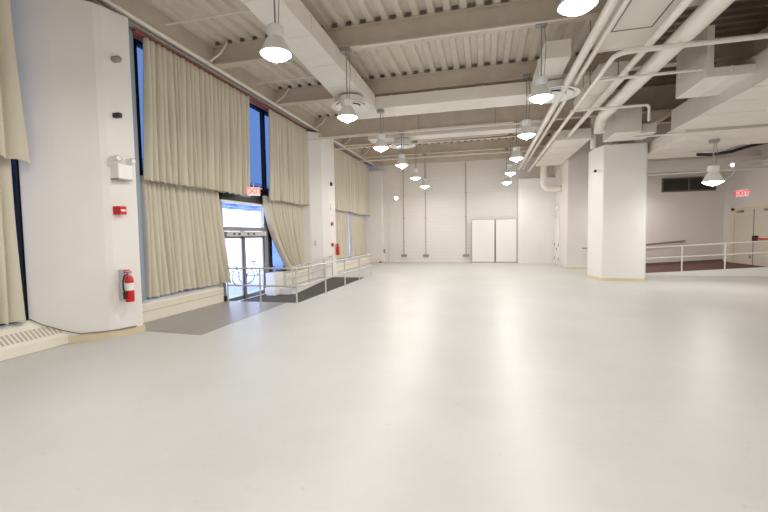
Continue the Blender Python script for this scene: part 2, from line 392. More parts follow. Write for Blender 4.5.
# ------------------------------------------------------------------ ducts
def duct(label, name, boxes, seams=(), group=None, m='duct', bev=.008):
    b = MB()
    for q in boxes: b.box(*q)
    x0 = sum((q[0] + q[1]) / 2 for q in boxes) / len(boxes); y0 = boxes[0][2]; z0 = min(q[4] for q in boxes)
    t = thing(name, label, 'duct', (x0, y0, z0), group)
    b.build('duct_body', M[m], t, bevel=bev)
    for q in seams: MB().box(*q).build('flange', M['duct'] if q[5] - q[4] > .02 else M['seam'], t)
    return t
def flY(x0, x1, y, z0, z1, e=.018):   # thin collar around a duct running along Y
    return (x0 - e, x1 + e, y - .02, y + .02, z0 - e, z1 + e)
def flX(x, y0, y1, z0, z1, e=.018):
    return (x - .02, x + .02, y0 - e, y1 + e, z0 - e, z1 + e)
M['duct_side'] = mat('duct_side_shade', (.56, .525, .485), .5, noise=.08, nscale=2)  # shade of the side faces put into a greyish metal colour
def side_shade(t, x, y0, y1, z0, z1): MB().box(x - .006, x, y0, y1, z0, z1).build('side_shade', M['duct_side'], t)
# main left duct, tapering towards the cross duct
b = MB()
pts = [(-2.2, -3.70, -3.08), (5.8, -3.70, -3.08), (8.2, -3.78, -3.08), (11.6, -3.98, -3.08)]
for i in range(3):
    (ya, la, ra), (yb, lb, rb) = pts[i], pts[i + 1]
    b.add([(la, ya, 5.41), (ra, ya, 5.41), (rb, yb, 5.41), (lb, yb, 5.41), (la, ya, 5.79), (ra, ya, 5.79), (rb, yb, 5.79), (lb, yb, 5.79)],
          [(0, 3, 2, 1), (4, 5, 6, 7), (0, 1, 5, 4), (1, 2, 6, 5), (2, 3, 7, 6), (3, 0, 4, 7)])
t = thing('air_duct', 'long rectangular cream duct running lengthwise overhead on the left', 'duct', (-3.2, 5.8, 5.4))
b.build('duct_body', M['duct'], t)
for y, l, r in [(4.6, -3.70, -3.08), (5.85, -3.70, -3.08), (7.11, -3.74, -3.08), (8.42, -3.79, -3.08), (9.7, -3.87, -3.08)]:
    MB().box(l - .012, r + .012, y - .012, y + .012, 5.40, 5.80).build('flange', M['duct'], t)
duct('wide cream cross duct under the beam ahead of the third lamp pair', 'air_duct',
     [(-4.15, 2.1, 11.62, 12.55, 5.4, 5.74)], [flX(x, 11.62, 12.55, 5.4, 5.74, .012) for x in (-2.6, -1.3, 0, 1.2)])
duct('slim cream cross duct just behind the deepest ceiling beam', 'air_duct',
     [(-4.4, 2.1, 15.35, 16.0, 5.42, 5.66)], [flX(x, 15.35, 16.0, 5.42, 5.66, .012) for x in (-2.6, -.6)])
duct('short cream duct box beside the ceiling pipes feeding the round diffuser', 'air_duct',
     [(1.22, 1.72, 8.9, 11.2, 5.2, 5.55), (1.2, 1.74, 10.0, 10.7, 5.22, 5.5)], [flY(1.2, 1.72, 9.8, 5.2, 5.55, .012)])
t = duct('broad flat duct with outlined access panel at the top of the view', 'air_duct',
     [(2.16, 3.12, 1.0, 9.0, 5.25, 5.7)], [flY(2.16, 3.12, 8.95, 5.25, 5.7, .015)])
q = MB(); q.box(2.22, 2.24, 4.2, 8.15, 5.243, 5.25); q.box(2.22, 2.88, 8.13, 8.15, 5.243, 5.25); q.box(2.86, 2.88, 4.2, 8.15, 5.243, 5.25)
q.build('access_panel_outline', M['seam'], t)
duct('duct box hung at the end of the broad flat duct on the right', 'air_duct',
     [(2.5, 3.1, 10.0, 12.6, 5.09, 5.4)], [flY(2.5, 3.1, 11.2, 5.09, 5.4)])
duct('low cream duct above the far right door recess with cross seams', 'air_duct',
     [(2.45, 3.6, 15.2, 20.8, 4.86, 5.2)], [flY(2.45, 3.6, y, 4.86, 5.2, .02) for y in (16.4, 17.8, 19.2)])
t = duct('hung rectangular duct unit with white underside, upper right', 'air_duct',
     [(4.2, 4.32, 9.2, 10.48, 4.62, 5.6), (4.32, 5.0, 9.2, 10.48, 4.62, 4.80)], [(4.6, 4.63, 9.19, 10.49, 4.61, 4.81), (4.185, 4.2, 10.25, 10.31, 5.0, 5.12)])
side_shade(t, 4.2, 9.21, 10.47, 4.63, 5.59)
t = duct('smaller hung duct box above the freestanding white column', 'air_duct',
     [(3.80, 4.50, 13.35, 14.6, 4.58, 5.35), (4.50, 4.98, 13.6, 14.6, 4.58, 4.85)], [(4.15, 4.20, 13.335, 13.35, 4.92, 5.02), (4.60, 4.72, 13.58, 13.6, 4.6, 4.84)])
side_shade(t, 3.80, 13.36, 14.59, 4.59, 5.34)
t = duct('large lower duct with broad white underside on the right', 'air_duct',
     [(5.02, 9.85, 7.6, 12.7, 4.4, 4.95)], [(5.0, 9.86, y - .015, y + .015, 4.385, 4.96) for y in (9.3, 10.2, 11.2)] + [(5.0, 5.02, 9.7, 9.76, 4.6, 4.75), (5.0, 5.02, 11.0, 11.06, 4.6, 4.75)])
side_shade(t, 5.0, 7.6, 12.7, 4.41, 4.94)
duct('low flat duct behind the large one, over the ramp approach', 'air_duct',
     [(5.35, 7.6, 12.75, 16.5, 4.24, 4.6), (7.6, 9.85, 12.75, 14.6, 4.24, 4.6)], [(5.335, 7.61, y - .012, y + .012, 4.228, 4.61) for y in (13.6, 14.5, 15.4)])
duct('high shaded duct close under the deck at the top right', 'air_duct',
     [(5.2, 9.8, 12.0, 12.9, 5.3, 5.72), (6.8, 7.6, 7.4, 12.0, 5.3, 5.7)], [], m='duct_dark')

# diffusers
def diffuser(loc, label, r=.48):
    t = thing('ceiling_diffuser', label, 'diffuser', loc, 'round ceiling diffusers')
    MB().lathe([(r * .62, .22), (r * .62, .05), (r, 0), (r, -.012), (r * .84, .0), (r * .84, .03)], loc).build('outer_ring', M['white'], t, smooth=True)
    MB().lathe([(r * .74, .01), (r * .74, -.02), (r * .56, .03), (r * .5, .03)], loc).build('middle_ring', M['white'], t, smooth=True)
    MB().lathe([(r * .44, .0), (r * .44, -.02), (.02, -.035), (.001, -.035)], loc).build('center_cone', M['white'], t, smooth=True)
    MB().lathe([(r * .84, .035), (.001, .035)], loc).build('shadow_gap', M['seam'], t)
diffuser((-3.45, 10.45, 5.15), 'large white round diffuser under the left duct behind the second left lamp', .52)
diffuser((1.62, 10.45, 4.95), 'widest white round diffuser, right behind the second lamp of the right row', .60)
diffuser((-3.1, 15.75, 5.17), 'white round diffuser by the fourth left lamp under slim duct', .52)

# ------------------------------------------------------------------ pipes
def pipe(label, pts, r, m='pipe', extra=None, name='ceiling_pipe', group=None):
    o = MB().tube(pts, r, 10).build(name, M[m], smooth=True)
    return tag(o, label, 'pipe', group)
pipe('white pipe running along the top of the curtains on the left', [(-6.30, 1.2, 5.80), (-6.30, 23.4, 5.80)], .042)
tag(MB().box(-6.84, -6.63, 6.7, 14.45, 5.76, 5.80).build('curtain_rail', M['redpipe']), 'long reddish curtain rail above the near and middle curtains', 'rail')
tag(MB().box(-6.84, -6.63, 17.1, 23.0, 5.76, 5.80).build('curtain_rail', M['redpipe']), 'reddish curtain rail above the farthest curtains', 'rail')
tag(MB().box(-6.84, -6.63, 1.2, 4.7, 5.76, 5.80).build('curtain_rail', M['redpipe']), 'curtain rail above the nearest curtain at the left edge', 'rail')
pipe('thin grey conduit just below the white curtain-top pipe', [(-6.50, 1.2, 5.80), (-6.50, 23.4, 5.80)], .028, 'galv')
pipe('thicker of two close pipes running lengthwise near the right lamps', [(1.82, 1.0, 5.0), (1.82, 22.3, 5.0)], .075)
pipe('thinner of two close pipes beside the right lamps', [(2.02, 1.0, 5.02), (2.02, 22.3, 5.02)], .05)
pipe('cross pipe from upper right bending into a lengthwise sprinkler pipe', [(9.8, 8.05, 4.84), (2.55, 8.05, 4.84)] + arc(2.55, 8.3, .25, 270, 180, 5, plane='xy', o=4.84) + [(2.3, 22.3, 4.84)], .045)
pipe('straight painted pipe between the flat duct and the fat pipe', [(2.86, 1.0, 4.98), (2.86, 15.1, 4.98)], .06)
pipe('fat painted pipe running lengthwise then turning down beside white column', [(3.33, 1.0, 5.02), (3.36, 12.9, 5.02)] + [(3.36, 12.9 + .35 * math.sin(a), 4.67 + .35 * math.cos(a)) for a in (.4, .8, 1.2, 1.57)] + [(3.36, 13.25, 4.6)], .16)
pipe('thin cross pipe level with the hung duct unit', [(2.3, 9.35, 4.82), (4.2, 9.35, 4.84)], .03)
pipe('lower cross pipe in front of the small hung duct box', [(2.2, 11.4, 4.80), (3.95, 11.4, 4.80), (4.0, 11.4, 4.75), (4.0, 11.4, 4.4)], .035)
pipe('red conduit crossing under the deck ahead of the far wall', [(-5.6, 18.6, 5.96), (-3.3, 18.6, 5.85), (1.6, 18.6, 5.92)], .03, 'redpipe')
pipe('thin cross conduit under the second deck bay on the left', [(-6.5, 7.2, 6.1), (-3.8, 7.2, 6.1)], .022)
pipe('thin cross conduit near the top edge between duct and pipes', [(-2.7, 6.6, 6.12), (1.8, 6.6, 6.12)], .022)
pipe('thin cross conduit under the third deck bay', [(-6.5, 10.6, 6.1), (-3.9, 10.6, 6.1)], .022)
pipe('thin cross conduit along the underside of the second beam', [(-2.6, 8.6, 5.80), (1.75, 8.6, 5.80)], .022)
pipe('thin cross conduit hanging ahead of the deepest beam', [(-6.5, 14.2, 5.30), (2.3, 14.2, 5.30)], .028)
pipe('thin cross conduit above the fifth lamp pair', [(-6.5, 17.2, 5.55), (2.3, 17.2, 5.55)], .03)
pipe('thin cross conduit nearest the far wall', [(-6.5, 20.4, 5.55), (2.3, 20.4, 5.55)], .03)
pipe('vertical hanger pipe in front of the hung duct unit', [(5.35, 9.2, 4.6), (5.35, 9.2, 6.28)], .022)
pipe('lengthwise pipe along the right side under the deck', [(8.4, 3, 5.1), (8.4, 12, 5.1)], .05)
pipe('thin cross pipe in front of the high dark vent window', [(5.4, 17.1, 3.74), (9.7, 17.1, 3.82)], .035)
pipe('cross pipe under the large lower duct', [(4.1, 12.72, 4.30), (9.8, 12.72, 4.34)], .03)
pipe('vertical pipe stub rising beside the white column', [(3.75, 15.5, 4.56), (3.75, 15.5, 6.2)], .11)
pipe('white elbow pipe dropping onto the wall enclosure at far right', [(2.86, 21.0, 5.04)] + [(2.86, 21.0, 4.2)] + arc(3.2, 4.1, .34, 180, 270, 6, plane='xz', o=21.0) + [(3.64, 21.0, 3.76)], .15)
# black flexible hose over the lower ducts, right
tag(MB().tube([(6.75, 15.25, 4.12), (7.15, 15.25, 4.09), (7.7, 15.25, 4.15), (8.1, 15.2, 4.27), (8.7, 15.1, 4.38), (9.85, 15.0, 4.42)], .05, 10).build('black_hose', M['black'], smooth=True), 'black sagging hose below the low ducts near the right wall', 'hose')
# hangers and braces along left pipe
for i, y in enumerate((5.75, 8.9, 12.0, 15.1, 18.2, 21.1)):
    t = thing('pipe_bracket', 'painted diagonal bracket holding the curtain-top pipe to a cross beam', 'bracket', (-6.30, y, 5.80), 'pipe brackets above the curtains')
    MB().tube([(-6.30, y - .45, 5.84), (-6.02, y - .40, 6.02), (-5.85, y - .36, 6.28)], .022, 6).build('brace', M['pipe'], t)
    MB().lathe([(.055, -.03), (.055, .03)], (-6.30, y - .45, 5.80), 12, 'y').build('clamp', M['pipe'], t)
# duct / pipe hanger rods
for (x, y, z) in [(2.3, 9.9, 4.86), (2.3, 13.0, 4.86), (2.86, 9.9, 5.02), (1.95, 12.9, 5.02), (2.86, 13.1, 5.02), (-2.2, 14.2, 5.3), (.4, 14.2, 5.3), (-1.7, 12.1, 5.74), (.3, 12.1, 5.74), (-1.2, 17.2, 5.55), (3.33, 8.4, 5.16)]:
    tag(MB().tube([(x, y, z), (x, y, ZC)], .012, 6).build('hanger_rod', M['galv']), 'thin threaded rod hanging a pipe or duct from the deck', 'rod', 'hanger rods')

# ------------------------------------------------------------------ pendant lamps
def make_lamp(label, loc, rodtop, group='bell pendant lamps', lit=True, k=1):
    t = thing('pendant_lamp', label, 'lamp', loc, group)
    x, y, z = loc
    S = lambda pr: [(a * k, c * k) for a, c in pr]
    MB().lathe(S([(.001, .40), (.10, .40), (.122, .385), (.125, .29), (.105, .26), (.10, .22)]), loc, 28).build('ballast_housing', M['refl'], t, smooth=True)
    MB().lathe(S([(.10, .24), (.135, .2), (.175, .12), (.215, .03), (.228, 0), (.222, 0), (.205, .035), (.16, .12), (.12, .2)]), loc, 36).build('shade', M['refl'], t, smooth=True)
    MB().lathe(S([(.001, -.085), (.08, -.076), (.15, -.05), (.20, -.015), (.218, .012)]), loc, 36).build('lens', M['lens'], t, smooth=True)
    MB().tube([(x, y, z + .42 * k), (x, y, rodtop)], .013, 8).build('rod', M['galv'], t)
    MB().box(x - .10, x + .10, y - .08, y + .08, rodtop, rodtop + .085).build('canopy', M['galv'], t)
    MB().tube([(x + .05, y, rodtop + .01), (x + .09, y, (rodtop + z) / 2 + .3), (x + .05, y, z + .41 * k)], .006, 6).build('power_cord', M['cable'], t)
    L = bpy.data.lights.new('lamp_light', 'AREA'); L.shape = 'DISK'; L.size = .42; L.energy = P_AREA; L.color = (1, .965, .915)
    lo = bpy.data.objects.new('lamp_light', L); C.objects.link(lo); lo.location = (x, y, z - .10)
    if P_POINT == 0: return t
    L2 = bpy.data.lights.new('lamp_glow', 'POINT'); L2.shadow_soft_size = .012; L2.energy = P_POINT; L2.color = (1, .96, .91)
    l2 = bpy.data.objects.new('lamp_glow', L2); C.objects.link(l2); l2.location = (x, y, z - .10 * k)
    l2.visible_camera = True
    return t
P_AREA, P_POINT = 40, 26
LX, RX = -2.96, 1.13
side = {LX: 'left', RX: 'right'}
ords = ['nearest', 'second', 'third', 'fourth', 'fifth', 'farthest']
for X, zs in ((LX, (4.37, 4.33, 4.27, 4.27, 4.2, 4.16)), (RX, (4.46, 4.37, 4.28, 4.27, 4.2, 4.16))):
    P_AREA, P_POINT = 40, 26
    for k, (y, z) in enumerate(zip((5.5, 8.7, 11.75 if X < 0 else 11.5, 14.9, 18.0, 21.0), zs)):
        extra = {('left', 0): 'before the long duct', ('left', 1): 'hanging before the round diffuser', ('right', 0): 'cut by the top edge', ('right', 1): 'hanging beside the ceiling pipes'}.get((side[X], k), 'counted from the viewer')
        nm = ('lit bell pendant lamp of the %s row, %s' % (side[X], ords[k])) + ', ' + extra
        make_lamp(nm, (X, y, z), {14.9: 5.43, 11.75: 5.31, 11.5: 5.78}.get(y, 5.76))
    P_AREA, P_POINT = 44, 5
    for y in (2.3, -.8, -3.9):
        make_lamp('bell pendant lamp of the %s row overhead, out of view' % side[X], (X, y, 4.44), 5.76, 'lamps behind the viewer')
P_AREA, P_POINT = 36, 0
for y, zt in ((-2, 5.76), (3, 5.76), (9.2, 4.38)):
    make_lamp('added bell fill lamp over the right side, out of view', (8.8, y, 3.7), min(zt, 4.30), 'lamps behind the viewer')  # unseen lamps added to brighten the dim right-hand recess
P_AREA, P_POINT = 45, 14
make_lamp('metal bell pendant lamp near the high vent window on the right', (6.39, 13.5, 3.04), 4.15, k=1.15)

P_AREA, P_POINT = 34, 16
make_lamp('added bell fill lamp over the carpeted ramp, hidden behind the white column', (6.0, 18.7, 3.35), 5.9, 'added fill lamps')  # unseen lamp added to lift the walls around the ramp
# emergency lamp heads near right wall
t = thing('emergency_light', 'small lit emergency lamp head on a conduit beside the right pendant', 'lamp', (8.67, 17.1, 3.97))
MB().lathe([(.001, .07), (.05, .07), (.075, .0), (.075, -.02)], (8.67, 17.1, 3.97), 16, 'y').build('lamp_head', M['refl'], t, smooth=True)
MB().lathe([(.001, -.024), (.045, -.022)], (8.67, 17.09, 3.97), 16, 'y').build('lens', M['spot'], t)
MB().tube([(8.40, 17.2, 3.40), (8.7, 17.2, 3.60), (8.85, 17.2, 3.85), (8.98, 17.2, 4.06), (9.3, 17.2, 4.10), (9.88, 17.2, 4.10)], .03, 8).build('conduit', M['pipe'], t)

# ------------------------------------------------------------------ curtains
def curtain(label, x, top, bot, z0, z1, npl, amp, seed, group, sweep=0, hem=.12):
    """top=(ya,yb) along the rail, bot=(ya,yb) at the hem"""
    rnd = random.Random(seed); nu = npl * 8; nv = 22
    w = [rnd.uniform(.6, 1.4) for _ in range(npl)]; tot = sum(w)
    am = [rnd.uniform(.55, 1.25) for _ in range(npl)]
    dr = [rnd.uniform(-1, 1) for _ in range(npl + 1)]
    vs = []; fs = []
    bounds = [0]
    for k in w: bounds.append(bounds[-1] + k / tot)
    for j in range(nv + 1):
        v = j / nv; z = z1 + (z0 - z1) * v
        s = v if not sweep else v ** sweep
        ya = top[0] + (bot[0] - top[0]) * s; yb = top[1] + (bot[1] - top[1]) * (v ** 1.2)
        for i in range(nu + 1):
            k = min(i // 8, npl - 1); fr = (i - 8 * k) / 8
            u = bounds[k] + (bounds[k + 1] - bounds[k]) * fr
            sh = (dr[k] * (1 - fr) + dr[k + 1] * fr) * .09 * v / 1.0
            y = ya + (yb - ya) * u + (sh if 0 < i < nu else 0)
            aa = amp * 1.25 * am[k] * (.55 + .6 * v) * (1 + .2 * math.sin(5 * v + k))
            dx = aa * 1.3 * (2 * abs(math.sin(PI * fr)) ** .75 - 1.2) + .015 * math.sin(3.1 * k + 4 * v)
            zz = z + ((.012 * math.sin(9 * u + seed) + .02 * math.sin(2 * PI * fr) * am[k]) if j == nv else 0)
            vs.append((x + dx, y, zz))
    for j in range(nv):
        for i in range(nu):
            a = j * (nu + 1) + i; fs.append((a, a + 1, a + nu + 2, a + nu + 1))
    o = MB().add(vs, fs).build('curtain', M['curtain'], recalc=False, smooth=True)
    sd = o.modifiers.new('cloth', 'SOLIDIFY'); sd.thickness = .012
    ss = o.modifiers.new('sub', 'SUBSURF'); ss.levels = 1; ss.render_levels = 1
    tag(o, label, 'curtain', group)
    # hem band
    hv = vs[(nv - 1) * (nu + 1):(nv) * (nu + 1)]; lv = vs[nv * (nu + 1):]
    hh = [(a[0] + .010, a[1], lv[i][2] + .07) for i, a in enumerate(lv)]
    l2 = [(a[0] + .010, a[1], a[2]) for a in lv]
    n = len(lv)
    he = MB().add(hh + l2, [(i, i + 1, n + i + 1, n + i) for i in range(n - 1)]).build('hem', M['curtain'], o, smooth=True)
    sd = he.modifiers.new('cloth', 'SOLIDIFY'); sd.thickness = .004
    return o
G = 'beige window curtains'
curtain('upper beige curtain nearest the viewer, cut by the left edge of the picture', -6.62, (2.2, 4.50), (2.2, 4.62), 2.86, 5.76, 12, .045, 1, G)
curtain('lower beige curtain nearest the viewer, with blue window showing beside it', -6.83, (2.2, 4.52), (2.2, 4.54), .47, 2.95, 12, .045, 2, G)
curtain('widest upper beige curtain, beside the near column and above the street door', -6.62, (6.90, 10.62), (6.78, 10.50), 2.86, 5.75, 24, .05, 3, G)
curtain('lower beige curtain hanging between the near column and the street door', -6.83, (6.86, 9.35), (6.86, 9.72), .44, 3.0, 17, .045, 4, G)
curtain('upper beige curtain right of the blue window gap', -6.62, (11.75, 14.45), (11.65, 14.45), 2.84, 5.75, 16, .045, 5, G)
curtain('lower beige curtain swept aside to the right of the street door', -6.83, (11.6, 14.45), (13.25, 14.45), .40, 3.0, 15, .05, 6, G, sweep=1.7)
curtain('upper beige curtain of the last bay, half nearer the viewer', -6.62, (17.0, 20.0), (17.0, 20.0), 2.84, 5.75, 15, .04, 7, G)
curtain('upper beige curtain of the last bay, half touching the corner pilaster', -6.60, (20.02, 23.0), (20.02, 23.0), 2.80, 5.75, 15, .04, 8, G)
curtain('lower beige curtain of the last bay, left of the pale gap', -6.83, (17.0, 19.95), (17.0, 19.85), .5, 2.92, 15, .04, 9, G)
curtain('lower beige curtain of the last bay, right of the pale gap', -6.83, (20.1, 23.0), (20.2, 23.0), .5, 2.92, 15, .04, 10, G)

# ------------------------------------------------------------------ heaters
def heater(label, y0, y1, xf, zf, zb, slots):
    t = thing('baseboard_heater', label, 'heater', (xf, y0, 0), 'cream baseboard heaters')
    MB().profile_y([(-6.94, 0.005), (xf, .005), (xf, zf), (xf - .012, zf + .015), (-6.90, zb), (-6.94, zb)], y0, y1).build('cover', M['heater'], t)
    if slots:
        k = y0 + .06; s = MB()
        dx = (-6.90 - xf + .012); dz = zb - zf - .015
        while k < y1 - .08:
            a = (xf - .012 + dx * .10, zf + .015 + dz * .10 + .002); c = (xf - .012 + dx * .55, zf + .015 + dz * .55 + .002)
            s.add([(a[0], k, a[1]), (a[0], k + .035, a[1]), (c[0], k + .035, c[1]), (c[0], k, c[1])], [(0, 1, 2, 3)]); k += .062
        s.build('grille', M['slot'], t, recalc=False)
    else:
        MB().box(xf, xf + .006, y0, y1, zf * .60, zf * .60 + .012).build('groove', M['slot'], t)
        MB().box(xf - .01, xf + .012, y0, y1, zf - .03, zf).build('lip', M['heater'], t)
heater('cream slanted heater with slotted grille at the lower left corner', 1.2, 5.0, -6.57, .15, .44, True)
heater('plain cream heater under the wide curtain beside the street door', 6.42, 9.08, -6.60, .36, .41, False)
heater('plain cream heater below the swept curtain right of the street door', 12.3, 14.4, -6.50, .36, .41, False)
heater('long cream heater below the farthest curtains', 16.75, 23.0, -6.50, .36, .41, False)
tag(MB().box(-6.68, -6.56, 9.10, 9.17, .0, .14).build('pipe_box', M['black']), 'small black end piece at the foot of the first railing post', 'fitting')
tag(MB().box(-6.75, -6.42, 11.42, 11.98, -.199, .52).build('floor_cabinet', M['white'], bevel=.015), 'low white cabinet against the swept curtain by the street door', 'cabinet')
# cable along column foot
tag(MB().tube([(-6.9, 4.66, .47), (-6.75, 4.75, .36), (-6.58, 4.96, .22), (-6.45, 5.12, .14), (-6.24, 5.36, .125), (-6.13, 5.53, .125), (-6.05, 5.82, .125)], .010, 6).build('cable', M['cable']), 'thin dark cable running over the heater and around the near column base', 'cable')

# ------------------------------------------------------------------ things on near left column
def facing(y, z): pass
XF = -6.09
t = thing('fire_extinguisher', 'red fire extinguisher hung on the near left column', 'extinguisher', (-6.0, 5.72, .62))
cx, cy = -5.96, 5.63
MB().lathe([(.001, 0), (.062, 0), (.07, .02), (.07, .36), (.06, .42), (.03, .45), (.001, .45)], (cx, cy, .60), 24).build('cylinder', M['red'], t, smooth=True)
MB().lathe([(.0715, .0), (.0715, .13)], (cx, cy, .80), 24).build('label_band', M['white'], t, smooth=True)
MB().lathe([(.0717, 0), (.0717, .045)], (cx, cy, .70), 24).build('red_band', M['red'], t)
MB().lathe([(.03, 0), (.03, .06), (.001, .06)], (cx, cy, 1.05), 12).build('valve', M['steel'], t)
MB().add([], []).box(cx - .012, cx + .012, cy - .09, cy + .05, 1.10, 1.125).box(cx - .01, cx + .01, cy - .10, cy + .02, 1.14, 1.16).build('handle', M['red'], t)
MB().tube([(cx, cy - .02, 1.08), (cx + .02, cy - .11, 1.06), (cx + .03, cy - .15, .97), (cx + .02, cy - .14, .86), (cx, cy - .10, .76)], .013, 8).build('hose', M['black'], t)
MB().lathe([(.001, 0), (.022, 0), (.03, .12), (.001, .12)], (cx, cy - .10, .66), 10).build('nozzle', M['black'], t)
MB().box(-6.16, -6.02, cy - .04, cy + .04, .62, 1.16).build('bracket', M['steel'], t)
t = thing('fire_alarm_box', 'small red fire alarm box with white bar on the near column', 'alarm', (-6.04, 5.72, 2.18))
MB().box(-6.17, -6.00, 5.56, 5.69, 2.11, 2.25).build('body', M['red'], t, bevel=.006); MB().box(-6.0, -5.995, 5.58, 5.67, 2.165, 2.195).build('bar', M['white'], t)
t = thing('emergency_light', 'white emergency light unit with two round heads high on near column', 'lamp', (-6.05, 5.76, 2.75))
MB().box(-6.17, -5.98, 5.55, 5.83, 2.72, 2.97).build('body', M['white'], t, bevel=.012)
MB().box(-6.17, -5.985, 5.55, 5.83, 2.70, 2.72).build('base_strip', M['galv'], t)
for y in (5.55, 5.84):
    MB().lathe([(.001, -.12), (.04, -.12), (.055, .03), (.055, .04)], (-6.0, y, 3.05), 16, 'x').build('lamp_head', M['white'], t, smooth=True)
    MB().lathe([(.001, .041), (.045, .041)], (-6.0, y, 3.05), 16, 'x').build('head_lens', M['refl'], t)
t = tag(MB().lathe([(.001, -.09), (.055, -.09), (.055, .03), (.03, .06), (.001, .06)], (-6.04, 5.70, 4.75), 16, 'x').build('horn_sounder', M['galv'], smooth=True), 'round dark sounder high on the near left column', 'sounder')
tag(MB().box(-6.17, -6.0, 5.63, 5.70, 3.76, 3.84).build('junction_box', M['black'], bevel=.006), 'small black square box on the near left column', 'box')
# things on second column
t = thing('fire_extinguisher', 'tiny red extinguisher beside the far left column', 'extinguisher', (-6.0, 15.95, .85))
MB().lathe([(.001, 0), (.07, 0), (.075, .02), (.075, .34), (.03, .42), (.001, .42)], (-5.96, 15.9, .85), 16).build('cylinder', M['red'], t, smooth=True)
MB().box(-5.98, -5.94, 15.82, 15.95, 1.27, 1.33).build('handle', M['black'], t)
MB().box(-6.06, -6.0, 15.87, 15.93, .9, 1.3).build('bracket', M['steel'], t)
for z, c, lb in ((3.77, 'black', 'small dark box high on the far left column edge'), (2.15, 'redpipe', 'small reddish alarm box at mid height on the far left column'), (1.30, 'red', 'small red pull box low on the far left column')):
    tag(MB().box(-6.06, -5.98, 15.4, 15.52, z - .07, z + .07).build('wall_box', M[c], bevel=.006), lb, 'box')
t = tag(MB().lathe([(.001, 0), (.12, 0), (.12, .05), (.001, .06)], (-6.06, 15.45, 2.85), 16, 'x').build('alarm_bell', M['white'], smooth=True), 'round white alarm bell on the far left column', 'bell')
tag(MB().box(-6.42, -6.36, 14.62, 14.8, 1.3, 1.5).build('light_switch', M['duct'], bevel=.006), 'small pale switch plate on the far left column', 'switch')

# ------------------------------------------------------------------ exit signs
def exit_sign(label, center, rotz, w, h, glow=False):
    t = thing('exit_sign', label, 'sign', center)
    R = Matrix.Rotation(rotz, 4, 'Z'); Cc = Vector(center)
    def place(o):
        o.data.transform(Matrix.Translation(Cc).inverted() @ Matrix.Translation(Cc)); return o
    b = MB().box(-w / 2, w / 2, -.03, .03, -h / 2, h / 2)
    b.v = [tuple(R @ Vector(v) + Cc) for v in b.v]; b.build('housing', M['exit'], t, bevel=.006)
    b = MB().tube([(0, 0, h / 2), (0, 0, h / 2 + .10)], .015, 8)
    b.v = [tuple(R @ Vector(v) + Cc) for v in b.v]; b.build('mount', M['white'], t)
    cu = bpy.data.curves.new('lettering', 'FONT'); cu.body = 'EXIT'; cu.size = h * .95; cu.extrude = .004; cu.align_x = 'CENTER'; cu.align_y = 'CENTER'
    cu.offset = .006
    cu.materials.append(M['exit_glow'] if glow else M['exit_letter'])
    tmp = bpy.data.objects.new('lettering_curve', cu); C.objects.link(tmp); bpy.context.view_layer.update()
    me = bpy.data.meshes.new_from_object(tmp.evaluated_get(bpy.context.evaluated_depsgraph_get())); me.name = 'lettering'
    bpy.data.objects.remove(tmp)
    o = bpy.data.objects.new('lettering', me); C.objects.link(o); o.parent = t
    off = R @ Vector((0, -.033, 0)); o.location = off; o.rotation_euler = (PI / 2, 0, rotz)
    return t
exit_sign('white exit sign with red letters hanging over the street door', (-6.38, 10.30, 2.98), math.radians(38), .36, .24)
exit_sign('glowing red exit sign above the double doors on the right wall', (9.76, 18.53, 3.06), math.radians(-62), .42, .26, True)

# ------------------------------------------------------------------ railings
def railing(name, label, cat_pts, posts, r, m, drop=.45, foot=True, z0s=None):
    t = thing(name, label, 'railing', posts[0][:3])
    MB().tube(cat_pts, r, 10).build('top_rail', M[m], t, smooth=True)
    MB().tube([(x, y, z - drop) for x, y, z in cat_pts], r * .9, 10).build('mid_rail', M[m], t, smooth=True)
    for x, y, zb, zt in posts:
        MB().tube([(x, y, zb), (x, y, zt)], r * .9, 10).build('post', M[m], t, smooth=True)
        if foot: MB().lathe([(r * 2.2, 0), (r * 2.2, .012), (r, .02)], (x, y, zb), 12).build('post_foot', M[m], t)
    return t
# guard rail: cross section at Y 9.2, then lengthwise
e = .88
railing('guard_rail', 'grey pipe railing with two bars guarding the sunken ramp', [(-6.5, 9.12, e), (-4.75, 9.12, e), (-4.56, 9.16, e), (-4.48, 9.35, e), (-4.48, 15.8, e)],
        [(-6.5, 9.12, 0, e), (-5.55, 9.12, 0, e), (-4.56, 9.16, 0, e), (-4.48, 10.88, 0, e), (-4.48, 12.56, 0, e), (-4.48, 14.15, 0, e), (-4.48, 15.8, 0, e)], .024, 'rail')
railing('guard_rail', 'slanting grey pipe railing on the wall side of the sunken ramp', [(-6.02, 11.75, .66), (-6.02, 15.4, .86)],
        [(-6.02, 11.85, 0, .67), (-6.02, 13.1, 0, .73), (-6.02, 14.5, 0, .81), (-6.02, 15.38, 0, .86)], .022, 'rail', drop=.38)
def rz(x): return .02 + (x - 5.3) * .065
pts = [(5.3, 16.8, rz(5.3) + .98), (9.8, 16.8, rz(9.8) + .94)]
railing('guard_rail', 'white pipe railing along the raised carpeted ramp', pts, [(x, 16.8, rz(x) + .01, rz(x) + .97) for x in (5.5, 7.05, 8.39, 9.75)], .024, 'white', drop=.40)
t = thing('wall_handrail', 'short brown handrail fixed to the wall behind the ramp', 'handrail', (7.5, 19.9, 1.0))
MB().tube([(5.6, 19.9, .92), (8.45, 19.9, 1.19)], .035, 10).build('rail', M['wood'], t, smooth=True)
for x in (6.2, 7.3, 8.3): MB().tube([(x, 19.9, .92 + (x - 5.6) * .095), (x, 19.99, .86 + (x - 5.6) * .095)], .012, 6).build('rail_bracket', M['steel'], t)
t = thing('wall_handrail', 'tiny dark handrail end on the wall projection left of the white column', 'handrail', (4.4, 19.3, .95))
